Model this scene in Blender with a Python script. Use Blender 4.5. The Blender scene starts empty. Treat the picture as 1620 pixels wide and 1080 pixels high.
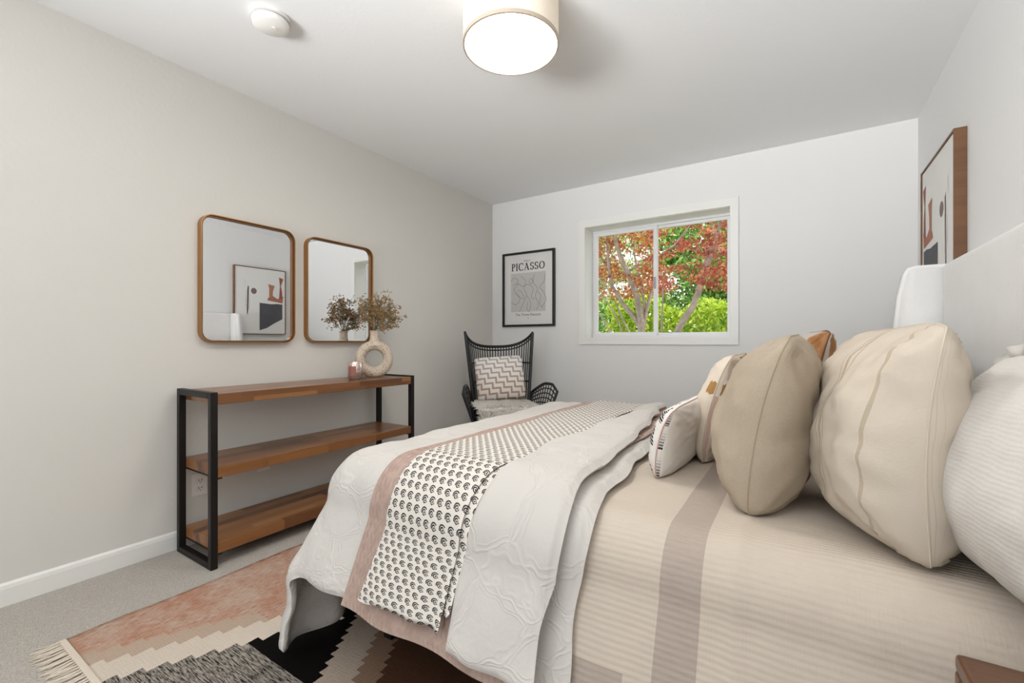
import bpy, bmesh, math, random
import numpy as np
from mathutils import Vector, Matrix, noise
PI = math.pi
random.seed(7); RNG = np.random.default_rng(7)
S = bpy.context.scene
COL = S.collection

# ------------------------------------------------------------------ camera
CAM_H = 1.04; YAW = math.radians(32.9); FPX = 705.0
cd = bpy.data.cameras.new('camera'); cam = bpy.data.objects.new('camera', cd); COL.objects.link(cam)
cam.location = (0, 0, CAM_H); cam.rotation_euler = (PI/2, 0, YAW)
cd.sensor_width = 36; cd.lens = FPX/1620*36; cd.shift_y = 0.0006; cd.clip_start = .02
S.camera = cam

# ------------------------------------------------------------------ world, sun, added rear fill, exposure
w = bpy.data.worlds.new('world'); S.world = w; w.use_nodes = True
bg = w.node_tree.nodes['Background']; bg.inputs[0].default_value = (.90, .95, 1, 1); bg.inputs[1].default_value = 2.1
sd = bpy.data.lights.new('sun', 'SUN'); so = bpy.data.objects.new('sun', sd); COL.objects.link(so)
sd.energy = 3.4; sd.angle = .02; sd.color = (1, .95, .86)
so.rotation_euler = Vector((-.62, .25, -.75)).to_track_quat('-Z', 'Y').to_euler()
# added fill lights, shining in through the added window behind the camera
ad = bpy.data.lights.new('added_rear_fill', 'AREA'); ao = bpy.data.objects.new('added_rear_fill', ad); COL.objects.link(ao)
ad.shape = 'RECTANGLE'; ad.size = 2.2; ad.size_y = 2.0; ad.energy = 200; ad.spread = math.radians(140); ad.color = (.97, .985, 1)
ao.location = (-2.3, -3.7, -.1); ao.rotation_euler = (PI/2+math.radians(23), 0, math.radians(-16))   # added fill, tilted up through the rear opening
ud = bpy.data.lights.new('added_upward_fill', 'AREA'); uo = bpy.data.objects.new('added_upward_fill', ud); COL.objects.link(uo)  # second added fill, aimed up to brighten ceiling and back wall
ud.shape = 'RECTANGLE'; ud.size = 2.2; ud.size_y = .8; ud.energy = 31; ud.spread = math.radians(72); ud.color = (.96, .98, 1)
uo.location = (-1.0, -2.0, 1.15); uo.rotation_euler = (PI/2+math.radians(30), 0, math.radians(-9))
S.view_settings.view_transform = 'Standard'; S.view_settings.look = 'None'
S.view_settings.gamma = 1; S.view_settings.use_curve_mapping = False; S.view_settings.exposure = 0.0

# ------------------------------------------------------------------ scene graph helpers
def tag(o, label=None, cat=None, group=None, kind=None):
    if label: o['label'] = label
    if cat: o['category'] = cat
    if group: o['group'] = group
    if kind: o['kind'] = kind
    return o
def thing(name, label, cat, loc=(0, 0, 0), rz=0, group=None):
    o = bpy.data.objects.new(name, None); COL.objects.link(o)
    o.location = loc; o.rotation_euler = (0, 0, rz); o.empty_display_size = .05
    return tag(o, label, cat, group)
def mk(name, V, F, mat, parent=None, smooth=True, uv=None, loc=None):
    me = bpy.data.meshes.new(name)
    me.from_pydata([tuple(v) for v in V], [], [tuple(f) for f in F]); me.update()
    if smooth: me.polygons.foreach_set('use_smooth', [True]*len(me.polygons))
    if uv is not None:
        ul = me.uv_layers.new(name='UVMap')
        li = np.zeros(len(me.loops), dtype=np.int32); me.loops.foreach_get('vertex_index', li)
        ul.data.foreach_set('uv', np.asarray(uv, dtype=np.float32)[li].ravel())
    if mat: me.materials.append(mat)
    o = bpy.data.objects.new(name, me); COL.objects.link(o)
    if parent: o.parent = parent
    if loc is not None: o.location = loc
    return o
class MB:
    """collects shapes of ONE part"""
    def __init__(s): s.V = []; s.F = []
    def add(s, V, F):
        k = len(s.V); s.V += [tuple(v) for v in V]; s.F += [tuple(i+k for i in f) for f in F]; return s
    def box(s, x0, x1, y0, y1, z0, z1, bev=0, seg=2):
        bm = bmesh.new(); bmesh.ops.create_cube(bm, size=1)
        for v in bm.verts: v.co = Vector(((x0+x1)/2+v.co.x*(x1-x0), (y0+y1)/2+v.co.y*(y1-y0), (z0+z1)/2+v.co.z*(z1-z0)))
        if bev: bmesh.ops.bevel(bm, geom=list(bm.edges), offset=bev, segments=seg, profile=.6, affect='EDGES')
        bm.verts.index_update(); s.add([v.co[:] for v in bm.verts], [[v.index for v in f.verts] for f in bm.faces]); bm.free(); return s
    def tube(s, pts, r, n=8, closed=False, cap=True):
        pts = [Vector(p) for p in pts]; N = len(pts); rs = r if hasattr(r, '__len__') else [r]*N
        tang = []
        for i in range(N):
            a = pts[(i-1) % N] if (closed or i) else pts[0]; b = pts[(i+1) % N] if (closed or i < N-1) else pts[-1]
            tang.append((b-a).normalized())
        up = Vector((0, 0, 1)) if abs(tang[0].z) < .9 else Vector((1, 0, 0))
        u = tang[0].cross(up).normalized(); V = []
        for i in range(N):
            u = (u-tang[i]*u.dot(tang[i])).normalized(); w_ = tang[i].cross(u)
            for k in range(n):
                a = 2*PI*k/n; V.append(pts[i]+(u*math.cos(a)+w_*math.sin(a))*rs[i])
        F = []
        for i in range(N if closed else N-1):
            j = (i+1) % N
            for k in range(n): F.append((i*n+k, i*n+(k+1) % n, j*n+(k+1) % n, j*n+k))
        if cap and not closed: F += [tuple(range(n))[::-1], tuple((N-1)*n+k for k in range(n))]
        return s.add(V, F)
    def lathe(s, prof, n=32, cx=0, cy=0, close=False):
        V = []; F = []; m = len(prof)
        for i in range(n):
            a = 2*PI*i/n
            for r, z in prof: V.append((cx+r*math.cos(a), cy+r*math.sin(a), z))
        for i in range(n):
            j = (i+1) % n
            for k in range(m if close else m-1): F.append((i*m+k, j*m+k, j*m+(k+1) % m, i*m+(k+1) % m))
        return s.add(V, F)
    def build(s, name, mat, parent=None, smooth=False, bevel=0, auto=True):
        o = mk(name, s.V, s.F, mat, parent, smooth)
        if smooth and auto:
            try: o.data.set_sharp_from_angle(angle=math.radians(40))
            except Exception: pass
        return o

# ------------------------------------------------------------------ node expression helper
class X:
    def __init__(s, nt, v): s.nt = nt; s.v = v
    def _op(s, op, *o):
        n = s.nt.nodes.new('ShaderNodeMath'); n.operation = op
        for i, a in enumerate((s,)+o):
            a = a.v if isinstance(a, X) else a
            if isinstance(a, (int, float)): n.inputs[i].default_value = a
            else: s.nt.links.new(a, n.inputs[i])
        return X(s.nt, n.outputs[0])
    def __add__(s, o): return s._op('ADD', o)
    def __sub__(s, o): return s._op('SUBTRACT', o)
    def __mul__(s, o): return s._op('MULTIPLY', o)
    def __truediv__(s, o): return s._op('DIVIDE', o)
    __radd__ = __add__; __rmul__ = __mul__
    def __rsub__(s, o): return (s*-1)+o
    def lt(s, o): return s._op('LESS_THAN', o)
    def gt(s, o): return s._op('GREATER_THAN', o)
    def floor(s): return s._op('FLOOR')
    def fract(s): return s._op('FRACT')
    def fmod(s, o): return s._op('FLOORED_MODULO', o)
    def abs(s): return s._op('ABSOLUTE')
    def sqrt(s): return s._op('SQRT')
    def sin(s): return s._op('SINE')
    def min(s, o): return s._op('MINIMUM', o)
    def max(s, o): return s._op('MAXIMUM', o)
    def pow(s, o): return s._op('POWER', o)
    def smooth(s, a, b):
        n = s.nt.nodes.new('ShaderNodeMapRange'); n.interpolation_type = 'SMOOTHSTEP'
        s.nt.links.new(s.v, n.inputs[0]); n.inputs[1].default_value = a; n.inputs[2].default_value = b
        return X(s.nt, n.outputs[0])
def lin(c):
    if isinstance(c, str): c = [int(c[i:i+2], 16)/255 for i in (0, 2, 4)]
    return tuple((x/12.92 if x <= .04045 else ((x+.055)/1.055)**2.4) for x in c)+(1,)
class Mat:
    def __init__(s, name, color, rough=.6, metal=0, spec=.5, **kw):
        s.m = bpy.data.materials.new(name); s.m.use_nodes = True; s.nt = s.m.node_tree
        s.b = s.nt.nodes['Principled BSDF']; s.b.inputs['Base Color'].default_value = lin(color)
        s.b.inputs['Roughness'].default_value = rough; s.b.inputs['Metallic'].default_value = metal
        s.b.inputs['Specular IOR Level'].default_value = spec
        s.col = lin(color); s.bumpn = None
    def coord(s, kind='Object'):
        n = s.nt.nodes.new('ShaderNodeTexCoord'); return n.outputs[kind]
    def xyz(s, kind='Object'):
        n = s.nt.nodes.new('ShaderNodeSeparateXYZ'); s.nt.links.new(s.coord(kind), n.inputs[0])
        return [X(s.nt, n.outputs[i]) for i in range(3)]
    def vec(s, x, y, z=0):
        n = s.nt.nodes.new('ShaderNodeCombineXYZ')
        for i, a in enumerate((x, y, z)):
            if isinstance(a, X): s.nt.links.new(a.v, n.inputs[i])
            else: n.inputs[i].default_value = a
        return n.outputs[0]
    def noise(s, vec, scale, detail=3, rough=.5, out='Fac', dist=0):
        n = s.nt.nodes.new('ShaderNodeTexNoise'); n.inputs['Scale'].default_value = scale
        n.inputs['Detail'].default_value = detail; n.inputs['Roughness'].default_value = rough; n.inputs['Distortion'].default_value = dist
        if vec is not None: s.nt.links.new(vec.v if isinstance(vec, X) else vec, n.inputs['Vector'])
        return X(s.nt, n.outputs[out])
    def voro(s, vec, scale, feature='F1', out='Distance', rnd=1):
        n = s.nt.nodes.new('ShaderNodeTexVoronoi'); n.feature = feature; n.inputs['Scale'].default_value = scale
        n.inputs['Randomness'].default_value = rnd
        s.nt.links.new(vec, n.inputs['Vector']); return X(s.nt, n.outputs[out])
    def mix(s, f, a, b):
        n = s.nt.nodes.new('ShaderNodeMix'); n.data_type = 'RGBA'
        if isinstance(f, X): s.nt.links.new(f.v, n.inputs[0])
        else: n.inputs[0].default_value = f
        for i, c in ((6, a), (7, b)):
            if isinstance(c, (str, tuple, list)): n.inputs[i].default_value = lin(c) if (isinstance(c, str) or len(c) == 3) else c
            else: s.nt.links.new(c, n.inputs[i])
        return n.outputs[2]
    def color(s, sock): s.nt.links.new(sock, s.b.inputs['Base Color']); return s
    def bump(s, h, strength=.3, dist=.01):
        n = s.nt.nodes.new('ShaderNodeBump'); n.inputs['Strength'].default_value = strength; n.inputs['Distance'].default_value = dist
        s.nt.links.new(h.v if isinstance(h, X) else h, n.inputs['Height'])
        if s.bumpn: s.nt.links.new(s.bumpn.outputs[0], n.inputs['Normal'])
        s.nt.links.new(n.outputs[0], s.b.inputs['Normal']); s.bumpn = n; return s

# ------------------------------------------------------------------ materials
def wall_mat(name, c, bs=.25):
    m = Mat(name, c, .85, spec=.2); o = m.coord()
    m.bump(m.noise(o, 45, 4, .6), bs, .004); return m.m
M_wallL = wall_mat('greige_paint', 'DEDBD4'); M_wall = wall_mat('white_paint', 'ECEBE9')
M_ceil = wall_mat('ceiling_paint', 'F0F0F0', .16)
M_trim = Mat('white_trim', 'EFEEE9', .4).m
m = Mat('carpet', 'BBB3AB', .95, spec=.1); o = m.coord(); n1 = m.noise(o, 330, 2, .6); n2 = m.noise(o, 4, 2)
v_ = m.voro(o, 210)
m.color(m.mix((n1*.7+v_*.5).smooth(.25, .75), m.mix(n2, '9A9084', '9F978D'), 'C4BDB4')); m.bump(v_*-1+n1, .6, .004); M_carpet = m.m

def wood(name, cols, axis='Y', plank=.06, plen=.4, rough=.35, gscale=1):
    m = Mat(name, cols[1], rough); x, y, z = m.xyz()
    a, b = (y, x) if axis == 'Y' else ((x, y) if axis == 'X' else (z, y))
    row = ((b+z*.7 if axis != 'Z' else b)/plank).floor()
    ro = (row*12.9898).sin()*43.7; ro = ro.fract()
    cell = ((a/plen)+ro).floor()
    rnd = ((row*7.13+cell*3.77).sin()*91.7).fract()
    g = m.noise(m.vec(a*(2.5*gscale)+rnd*31, b*(38*gscale), z*(38*gscale)), 1, 5, .6, dist=.6)
    g2 = m.noise(m.vec(a*1.3+rnd*17, b*9, z*9), 1, 2)
    c = m.mix(rnd, cols[0], cols[2])
    c = m.mix(g.smooth(.35, .75)*.55, c, cols[1])
    c = m.mix((g2.smooth(.55, .8))*.6, c, cols[3])
    m.color(c); m.bump(g, .08, .002); return m.m
M_acacia = wood('acacia_wood', ['55321D', '7E5030', 'A87446', '36200F'], 'Y', .055, .34, .28)
M_walnut = wood('walnut_wood', ['6E4A2E', '604026', '7B5638', '432C1C'], 'Z', .5, 3, .45)
M_night = wood('nightstand_wood', ['593A27', '482C1B', '65442D', '301D12'], 'X', .3, 2, .3)
M_black = Mat('black_metal', '1D1A19', .45, .4).m
M_rattan = Mat('black_rattan', '17181B', .45).m
M_blackframe = Mat('black_frame', '141312', .4).m
m = Mat('brass_frame', 'A87A48', .35, .7); M_brass = m.m
M_brassD = Mat('dark_bronze', '7A5534', .4, .6).m
M_mirror = Mat('mirror_silver', 'F4F5F6', .01, 1).m
def fabric(name, c, c2=None, scale=260, bs=.25, rough=.9, sheen=.2):
    m = Mat(name, c, rough, spec=.15); o = m.coord('UV'); ob = m.coord()
    n = m.noise(ob, scale, 2, .6); n2 = m.noise(ob, 6, 3)
    m.color(m.mix((n*.5+n2*.5).smooth(.3, .7), c, c2 or c)); m.bump(n, bs, .0015); m.bump(m.noise(ob, 14, 3, .55), .25, .01)
    return m
M_head = fabric('headboard_linen', 'F3F2F0', 'EDEBE9', 300, .15).m
M_mattress = fabric('mattress_white', 'E6E2DC').m

# cream ribbed coverlet: ribs run along the bed, taupe band across, band at the hem
m = Mat('ribbed_coverlet', 'E6DACB', .9, spec=.12); uvx, uvy, _ = m.xyz('UV'); ob = m.coord()
rib = ((uvy+m.noise(ob, 9, 2)*.006)*(2*PI/.0125)).sin(); pick = (uvx*(2*PI/.006)).sin()
band = (uvx.gt(-.245))*(uvx.lt(-.165)); seamln = ((uvx+.245).abs().lt(.0015)).max((uvx+.165).abs().lt(.0015))
hem = uvy.lt(.735)*uvx.lt(-.30)
wv = m.noise(m.vec(uvx*30, uvy*300), 1, 2)
base = m.mix(wv, 'D0C4B5', 'C7BAAB')
tb = m.mix(wv, 'A99B90', 'B8AB9F')
m.color(m.mix(band, m.mix(hem, base, tb), tb)); m.bump(rib*.5+.5, .32, .0017); m.bump(pick, .1, .001); m.bump(m.noise(ob, 8, 3), .3, .02); M_cover = m.m

# white duvet with cloud shaped ruched lines
def duvet_mat(name, lines=True):
    m = Mat(name, 'EFEAE3', .9, spec=.12); u, v, _ = m.xyz('UV'); ob = m.coord()
    base = m.vec(u, v)
    nn = m.noise(base, 16, 1, .5, 'Color'); 
    ns = m.nt.nodes.new('ShaderNodeSeparateXYZ'); m.nt.links.new(nn.v, ns.inputs[0])
    nx = X(m.nt, ns.outputs[0]); ny = X(m.nt, ns.outputs[1])
    # scalloped rows: each cell row is a chain of arcs that overlap the row below
    vec = m.vec(u+nx*.03, (v+ny*.03)*1.5)
    de = m.voro(vec, 6.2, 'DISTANCE_TO_EDGE', 'Distance', .75)
    arc = m.voro(m.vec(u+ny*.01, (v+nx*.01)*1.2), 21, 'SMOOTH_F1', 'Distance', .9)
    de2 = de+(arc-.4)*.22
    r1 = 1-(((de2-.035).abs())/.026).min(1); r2 = 1-(((de2-.10).abs())/.02).min(1)
    if lines: m.bump(r1+r2*.6, .42, .004)
    m.bump(m.noise(base, 22, 4, .6), .32, .008); m.bump(m.noise(base, 120, 2), .12, .002)
    m.color(m.mix((r1*.5 if lines else 0.0), 'CFCAC4', 'D8D3CD'))
    return m.m
M_duvet = duvet_mat('cloud_ruched_duvet'); M_sheet = duvet_mat('smooth_duvet_back', False)

m = Mat('mauve_quilt', 'B89E91', .95, spec=.1); u, v, _ = m.xyz('UV'); ob = m.coord()
wob = m.noise(m.vec(u*14, v*30), 1, 1)
q = ((u+(v*(2*PI/.03)).sin()*.0022+wob*.004)*(2*PI/.0165)).sin()
m.bump(q, .55, .004); m.bump(m.noise(ob, 60, 3), .25, .004)
m.color(m.mix(m.noise(ob, 40, 3).smooth(.3, .7), 'B39A8E', 'C0A89C')); M_mauve = m.m

# white throw with rows of black block-printed buds
m = Mat('block_print_throw', 'E9E2D9', .9, spec=.1); u, v, _ = m.xyz('UV'); ob = m.coord()
row = (v/.0180).floor(); uu = u/.0285+row*.5+((row*3.1).sin()*.08)
cx = (uu.fract()-.5)*.0285; cy = ((v/.0180).fract()-.5)*.0180
cx2 = cx+m.noise(ob, 220, 1)*.0014-.0007; cy2 = cy+cx*.25
def ell(x, y, a, b): return ((x/a)*(x/a)+(y/b)*(y/b)).sqrt()
yd = cy2/(1-cx2.max(0)/.0098).max(.12)
e1 = ell(cx2, yd, .0068, .0040)
ring = (e1-1).abs().lt(.27); dot = e1.lt(.40)
e2 = ell(cx2+.0002, cy2-.0002, .0108, .0072); cres = (e2-1).abs().lt(.16)*(cx2+cy2*-1.6).lt(-.004)
ink = ring.max(dot).max(cres)
m.color(m.mix(ink*.95, 'DFD8CF', '1E1D22')); m.bump(m.noise(ob, 18, 3), .3, .008); m.bump(m.noise(ob, 300, 2), .2, .0015); M_throw = m.m

# rug: kilim with stepped bands, woven along y
m = Mat('kilim_rug', 'C9A58F', 1, spec=.05); x, y, _ = m.xyz(); ob = m.coord()
st = (y/.055).floor()*.055; jag = m.noise(m.vec(x*60, y*60), 1, 2)*.008
fib = m.noise(m.vec(x*25, y*260), 1, 3, .7); fib2 = m.noise(m.vec(x*240, y*28), 1, 3, .7); big = m.noise(ob, 7, 3)
L1 = (st-.446)*.573-1.905+jag; L2 = L1+.125
st2 = (y/.035).floor()*.035; R = (1.06-st2)*.62-1.40+jag
pink = m.mix((big*.6+fib2*.4).smooth(.38, .62), m.mix(fib2.smooth(.3, .7), 'AE7A5F', 'D0A791'), m.mix(fib2.smooth(.3, .7), 'BC9A86', 'D6BFAE'))
pink = m.mix((x-L1+.10).smooth(0, .03)*(y.lt(.9)), pink, m.mix(fib2, 'BFA691', 'CDB8A5'))
cream = m.mix(fib2, 'D8C8B6', 'E8DCCD')
grey = m.mix(fib.smooth(.38, .6), '221F1F', 'B0A79C')
black = m.mix(fib2, '0E0C0C', '1B1817')
tan = m.mix(fib2, 'B19E8B', 'D0C0AF')
brown = m.mix(fib, '4A3024', '6B4A38'); lbrown = m.mix(fib2, '8B6A55', 'A58A76')
c = m.mix(x.gt(R+.13), tan, lbrown); c = m.mix(x.gt(R+.22), c, brown)
c = m.mix(x.lt(R), c, black); c = m.mix(y.lt(.79)*x.lt(-.95), c, grey)
c = m.mix(x.lt(L2)*y.lt(1.06), c, cream); c = m.mix(x.lt(L1), c, pink)
m.color(c); m.bump(fib+fib2, .8, .006); M_rug = m.m
M_fringe = Mat('cream_wool', 'D9CCBB', .95).m

# pillows
P = {}
P['linen'] = fabric('flax_linen', 'B8AA97', 'AD9E8B', 330, .3).m
m = fabric('striped_cotton', 'D6CABB', 'CDC0B0', 300, .3); u, v, _ = m.xyz('UV')
def stripe(c, w_): return (u-c).abs().lt(w_)
s1 = stripe(.37, .007).max(stripe(.345, .003)).max(stripe(.395, .003))
s2 = stripe(.84, .005).max(stripe(.80, .004)).max(stripe(.10, .006)).max(stripe(1.15, .006)).max(stripe(1.6, .012))
m.color(m.mix(s1*.7, m.mix(s2*.55, 'CDC1B1', 'A39277'), 'A2927B')); P['stripe'] = m.m
m = fabric('ribbed_sham', 'D9D4CE', 'D2CDC7', 300, .1); u, v, _ = m.xyz('UV'); ob = m.coord()
m.bump((v*330+m.noise(ob, 20, 2)*9).sin(), .15, .001); P['sham'] = m.m
m = Mat('tan_leather', 'A5713F', .5); ob = m.coord(); u, v, _ = m.xyz('UV')
m.color(m.mix(u.gt(.22)*u.lt(.95)*v.gt(.72), m.mix(m.noise(ob, 12, 4).smooth(.35, .65), '9A6534', 'B07E4C'), 'BDB1AA')); m.bump(m.noise(ob, 90, 3), .2, .002); m.bump(m.noise(ob, 16, 3), .5, .012); P['leather'] = m.m
M_greycloth = fabric('grey_beige_cloth', 'BDB2AA', 'AFA49C').m
m = fabric('patched_cotton', 'DDD0BF', 'D3C5B2', 300, .3); u, v, _ = m.xyz('UV')
zig = ((u*46).fract()-.5).abs()*.04
pa = (u.gt(1.0)*u.lt(1.42)).max(u.lt(.05))*v.gt(zig+.60)*v.lt(.73-zig); pb = u.gt(1.30)*(v+(u-1.3)*.3).gt(.80); pc = u.gt(1.05)*v.lt(.10)
ph = u.gt(1.0)*u.lt(1.45)*v.gt(.575)*v.lt(.76)*(1-pa)
pk = u.gt(.22)*u.lt(.9)*v.lt(.6)
m.color(m.mix(pa.max(pb), m.mix(ph, m.mix(pk, 'DDD0BF', 'C9A79B'), 'F0E9DF'), 'A9804F'))

P['patch'] = m.m
m = fabric('folk_pillow', 'EFEAE3', 'E8E2DA', 300, .25); u, v, _ = m.xyz('UV')
fr = u.lt(1.0)
gx = (u*5).fract()-.5; gy = (v*3).fract()
tri = (gx.abs()*1.5).lt(1-gy-.1)*gy.gt(.12)*((v*26).fract().lt(.7))
stp = ((v*48).fract()).lt(.25)*.35
m.color(m.mix(fr*tri*(u.gt(0.02)), m.mix(fr*stp, 'EFEAE3', '9A8C86'), '1E2036')); P['folk'] = m.m
m = Mat('meander_pillow', 'EDE7E0', .95, spec=.1); u, v, _ = m.xyz('UV'); ob = m.coord()
a = (u*27).floor(); b = (v*27).floor()
k = (a+b*2).fmod(8); kk = (a*2-b).fmod(5)
tanm = k.lt(1).max(b.fmod(4).lt(1)*k.lt(5)).max(a.fmod(4).lt(1)*k.gt(4))
col = m.mix(v.smooth(.1, .9), 'BC9C86', 'B9B0AC')
sh = (b/3).floor()*2; am_ = (a+sh).fmod(6); bm_ = b.fmod(3)
tanm = (bm_.lt(1)*am_.lt(5)).max(am_.gt(3.5)*am_.lt(4.5)*bm_.gt(.5))
m.color(m.mix(tanm, 'F0EAE3', col)); m.bump(tanm*-1, .4, .003); P['meander'] = m.m
m = Mat('sheepskin_wool', 'F6F1E8', .9, spec=.2); m.color(m.mix(m.noise(m.coord(), 30, 2), 'F1EADF', 'FBF8F2')); M_fur = m.m

# ------------------------------------------------------------------ room shell
XL, XR, YB, YF, H = -2.64, .618, 3.715, -1.7, 2.44
T = .16
def struct(name, mb, mat, **k):
    o = mb.build(name, mat, **k); o['kind'] = 'structure'; return o
struct('floor', MB().box(XL-T, XR+T, YF-T, YB+T, -.1, 0), M_carpet)
struct('ceiling', MB().box(XL-T, XR+T, YF-T, YB+.32, H, H+.12), M_ceil)
struct('wall_left', MB().box(XL-T, XL, YF-T, YB+T, 0, H), M_wallL)
struct('wall_right', MB().box(XR, XR+T, YF-T, YB+T, 0, H), M_wall)
WX0, WX1, WZ0, WZ1 = -1.622, -.440, 1.074, 2.066
TB = .24
b = MB().box(XL, WX0, YB, YB+TB, 0, H).box(WX1, XR, YB, YB+TB, 0, H).box(WX0, WX1, YB, YB+TB, 0, WZ0).box(WX0, WX1, YB, YB+TB, WZ1, H)
struct('wall_back', b, M_wall)
RX0, RX1, RZ0, RZ1 = -2.2, .2, .75, 2.25  # opening for the added rear window
b = MB().box(XL, RX0, YF-T, YF, 0, H).box(RX1, XR, YF-T, YF, 0, H).box(RX0, RX1, YF-T, YF, 0, RZ0).box(RX0, RX1, YF-T, YF, RZ1, H)
struct('wall_rear', b, M_wall)
def baseboard(name, ax, w0, s, a0, a1):
    prof = [(0, 0), (.014, 0), (.014, .068), (.011, .082), (.004, .09), (0, .09)]
    V = []
    for t in (a0, a1):
        for d, z in prof: V.append((w0+s*d, t, z) if ax == 'x' else (t, w0+s*d, z))
    n = len(prof); F = [(i, (i+1) % n, n+(i+1) % n, n+i) for i in range(n)]+[tuple(range(n)), tuple(range(n, 2*n))]
    struct(name, MB().add(V, F), M_trim)
baseboard('baseboard_left', 'x', XL, 1, YF, YB); baseboard('baseboard_right', 'x', XR, -1, YF, YB)
baseboard('baseboard_back', 'y', YB, -1, XL+.015, XR-.015); baseboard('baseboard_rear', 'y', YF, 1, XL+.015, XR-.015)

# window in the back wall
M_vinyl = Mat('window_vinyl', 'E9E9E8', .35).m
mg = bpy.data.materials.new('window_glass'); mg.use_nodes = True; nt = mg.node_tree
for n in list(nt.nodes): nt.nodes.remove(n)
out = nt.nodes.new('ShaderNodeOutputMaterial'); tr = nt.nodes.new('ShaderNodeBsdfTransparent'); gl = nt.nodes.new('ShaderNodeBsdfGlossy'); mx = nt.nodes.new('ShaderNodeMixShader'); fz = nt.nodes.new('ShaderNodeFresnel')
gl.inputs['Roughness'].default_value = .02; fz.inputs[0].default_value = 1.08
nt.links.new(fz.outputs[0], mx.inputs[0]); nt.links.new(tr.outputs[0], mx.inputs[1]); nt.links.new(gl.outputs[0], mx.inputs[2]); nt.links.new(mx.outputs[0], out.inputs[0])
M_glass = mg
def picture_ring(mb, x0, x1, z0, z1, y0, y1, w_, bev=.002):
    mb.box(x0, x1, y0, y1, z0, z0+w_, bev); mb.box(x0, x1, y0, y1, z1-w_, z1, bev)
    mb.box(x0, x0+w_, y0, y1, z0+w_, z1-w_, bev); mb.box(x1-w_, x1, y0, y1, z0+w_, z1-w_, bev); return mb
win = bpy.data.objects.new('window_1', None); COL.objects.link(win); win['kind'] = 'structure'; win.location = (WX0, YB, WZ0)
def wpart(name, mb, mat):
    o = mb.build(name, mat, win); o.location = -win.location; return o
c = MB(); cw = .055
for (x0, x1, z0, z1) in ((WX0-cw, WX1+cw, WZ1-.004, WZ1+cw+.006), (WX0-cw, WX1+cw, WZ0-cw, WZ0+.004), (WX0-cw, WX0+.004, WZ0, WZ1), (WX1-.004, WX1+cw, WZ0, WZ1)):
    c.box(x0, x1, YB-.018, YB, z0, z1, .003)
wpart('window_casing', c, M_trim)
c = MB(); t = .006
c.box(WX0, WX1, YB, YB+TB, WZ0, WZ0+t).box(WX0, WX1, YB, YB+TB, WZ1-t, WZ1).box(WX0, WX0+t, YB, YB+TB, WZ0+t, WZ1-t).box(WX1-t, WX1, YB, YB+TB, WZ0+t, WZ1-t)
wpart('window_reveal', c, M_trim)
fy = YB+.165
wpart('window_frame', picture_ring(MB(), WX0+t, WX1-t, WZ0+t, WZ1-t, fy, fy+.06, .018), M_vinyl)
xm = -1.045
wpart('sliding_sash', picture_ring(MB(), WX0+.022, xm+.012, WZ0+.024, WZ1-.024, fy+.004, fy+.028, .03), M_vinyl)
wpart('fixed_sash', picture_ring(MB(), xm-.014, WX1-.022, WZ0+.022, WZ1-.022, fy+.03, fy+.054, .026), M_vinyl)
wpart('window_latch', MB().box(xm-.012, xm+.004, fy-.008, fy+.004, 1.50, 1.60, .003), Mat('latch_grey', '8D9094', .4, .5).m)
wpart('window_pane', MB().box(WX0+.05, xm-.018, fy+.014, fy+.018, WZ0+.052, WZ1-.052), M_glass)
wpart('window_pane', MB().box(xm+.012, WX1-.048, fy+.04, fy+.044, WZ0+.048, WZ1-.048), M_glass)
# unseen window added behind the camera to let the rear fill in
win2 = bpy.data.objects.new('added_rear_window', None); COL.objects.link(win2); win2['kind'] = 'structure'
c = picture_ring(MB(), RX0-.06, RX1+.06, RZ0-.06, RZ1+.06, YF, YF+.018, .06, .003)
c.build('window_casing', M_trim, win2)
picture_ring(MB(), RX0, RX1, RZ0, RZ1, YF-.08, YF-.03, .035).box(-1.02, -.98, YF-.08, YF-.03, RZ0, RZ1).build('window_frame', M_vinyl, win2)
MB().box(RX0+.03, RX1-.03, YF-.055, YF-.051, RZ0+.03, RZ1-.03).build('window_pane', M_glass, win2)

# ------------------------------------------------------------------ ceiling fixtures
lx, ly = -1.008, 1.55
L = thing('ceiling_light', 'round drum ceiling light with cream linen shade and glowing white diffuser', 'ceiling light', (lx, ly, H))
m = fabric('lamp_linen', 'E9DFD0', 'DED2C1', 300, .3); m.b.inputs['Emission Color'].default_value = lin('FFE6C8'); m.b.inputs['Emission Strength'].default_value = .12; M_shade = m.m
m = Mat('lamp_diffuser', 'FFF8EC', .5); m.b.inputs['Emission Color'].default_value = (1, .965, .91, 1); m.b.inputs['Emission Strength'].default_value = 30; M_diff = m.m
MB().lathe([(.193, -.165), (.197, -.165), (.197, 0), (.193, 0)], 64, close=True).build('lamp_shade', M_shade, L, True)
MB().lathe([(.1905, -.177), (.1985, -.177), (.1985, -.162), (.1905, -.162)], 64, close=True).build('shade_rim', Mat('rim_taupe', 'B6A895', .5).m, L, True)
MB().lathe([(0, -.172), (.1, -.172), (.190, -.171), (.190, -.167), (0, -.167)], 64).build('diffuser', M_diff, L, True)
MB().lathe([(0, 0), (.07, 0), (.07, -.02), (0, -.02)], 32).build('ceiling_plate', M_trim, L, True)
Sd = thing('smoke_detector', 'round white smoke detector on the ceiling', 'smoke detector', (-1.92, 1.05, H))
M_plast = Mat('white_plastic', 'F1EFEA', .45).m
MB().lathe([(.0, 0), (.078, 0), (.078, -.012), (.0, -.012)], 48).build('base', M_plast, Sd, True)
MB().lathe([(.0, -.012), (.064, -.012), (.064, -.018), (.0, -.018)], 48).build('vent_ring', Mat('vent_grey', '8E8A84', .6).m, Sd, True)
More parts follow.
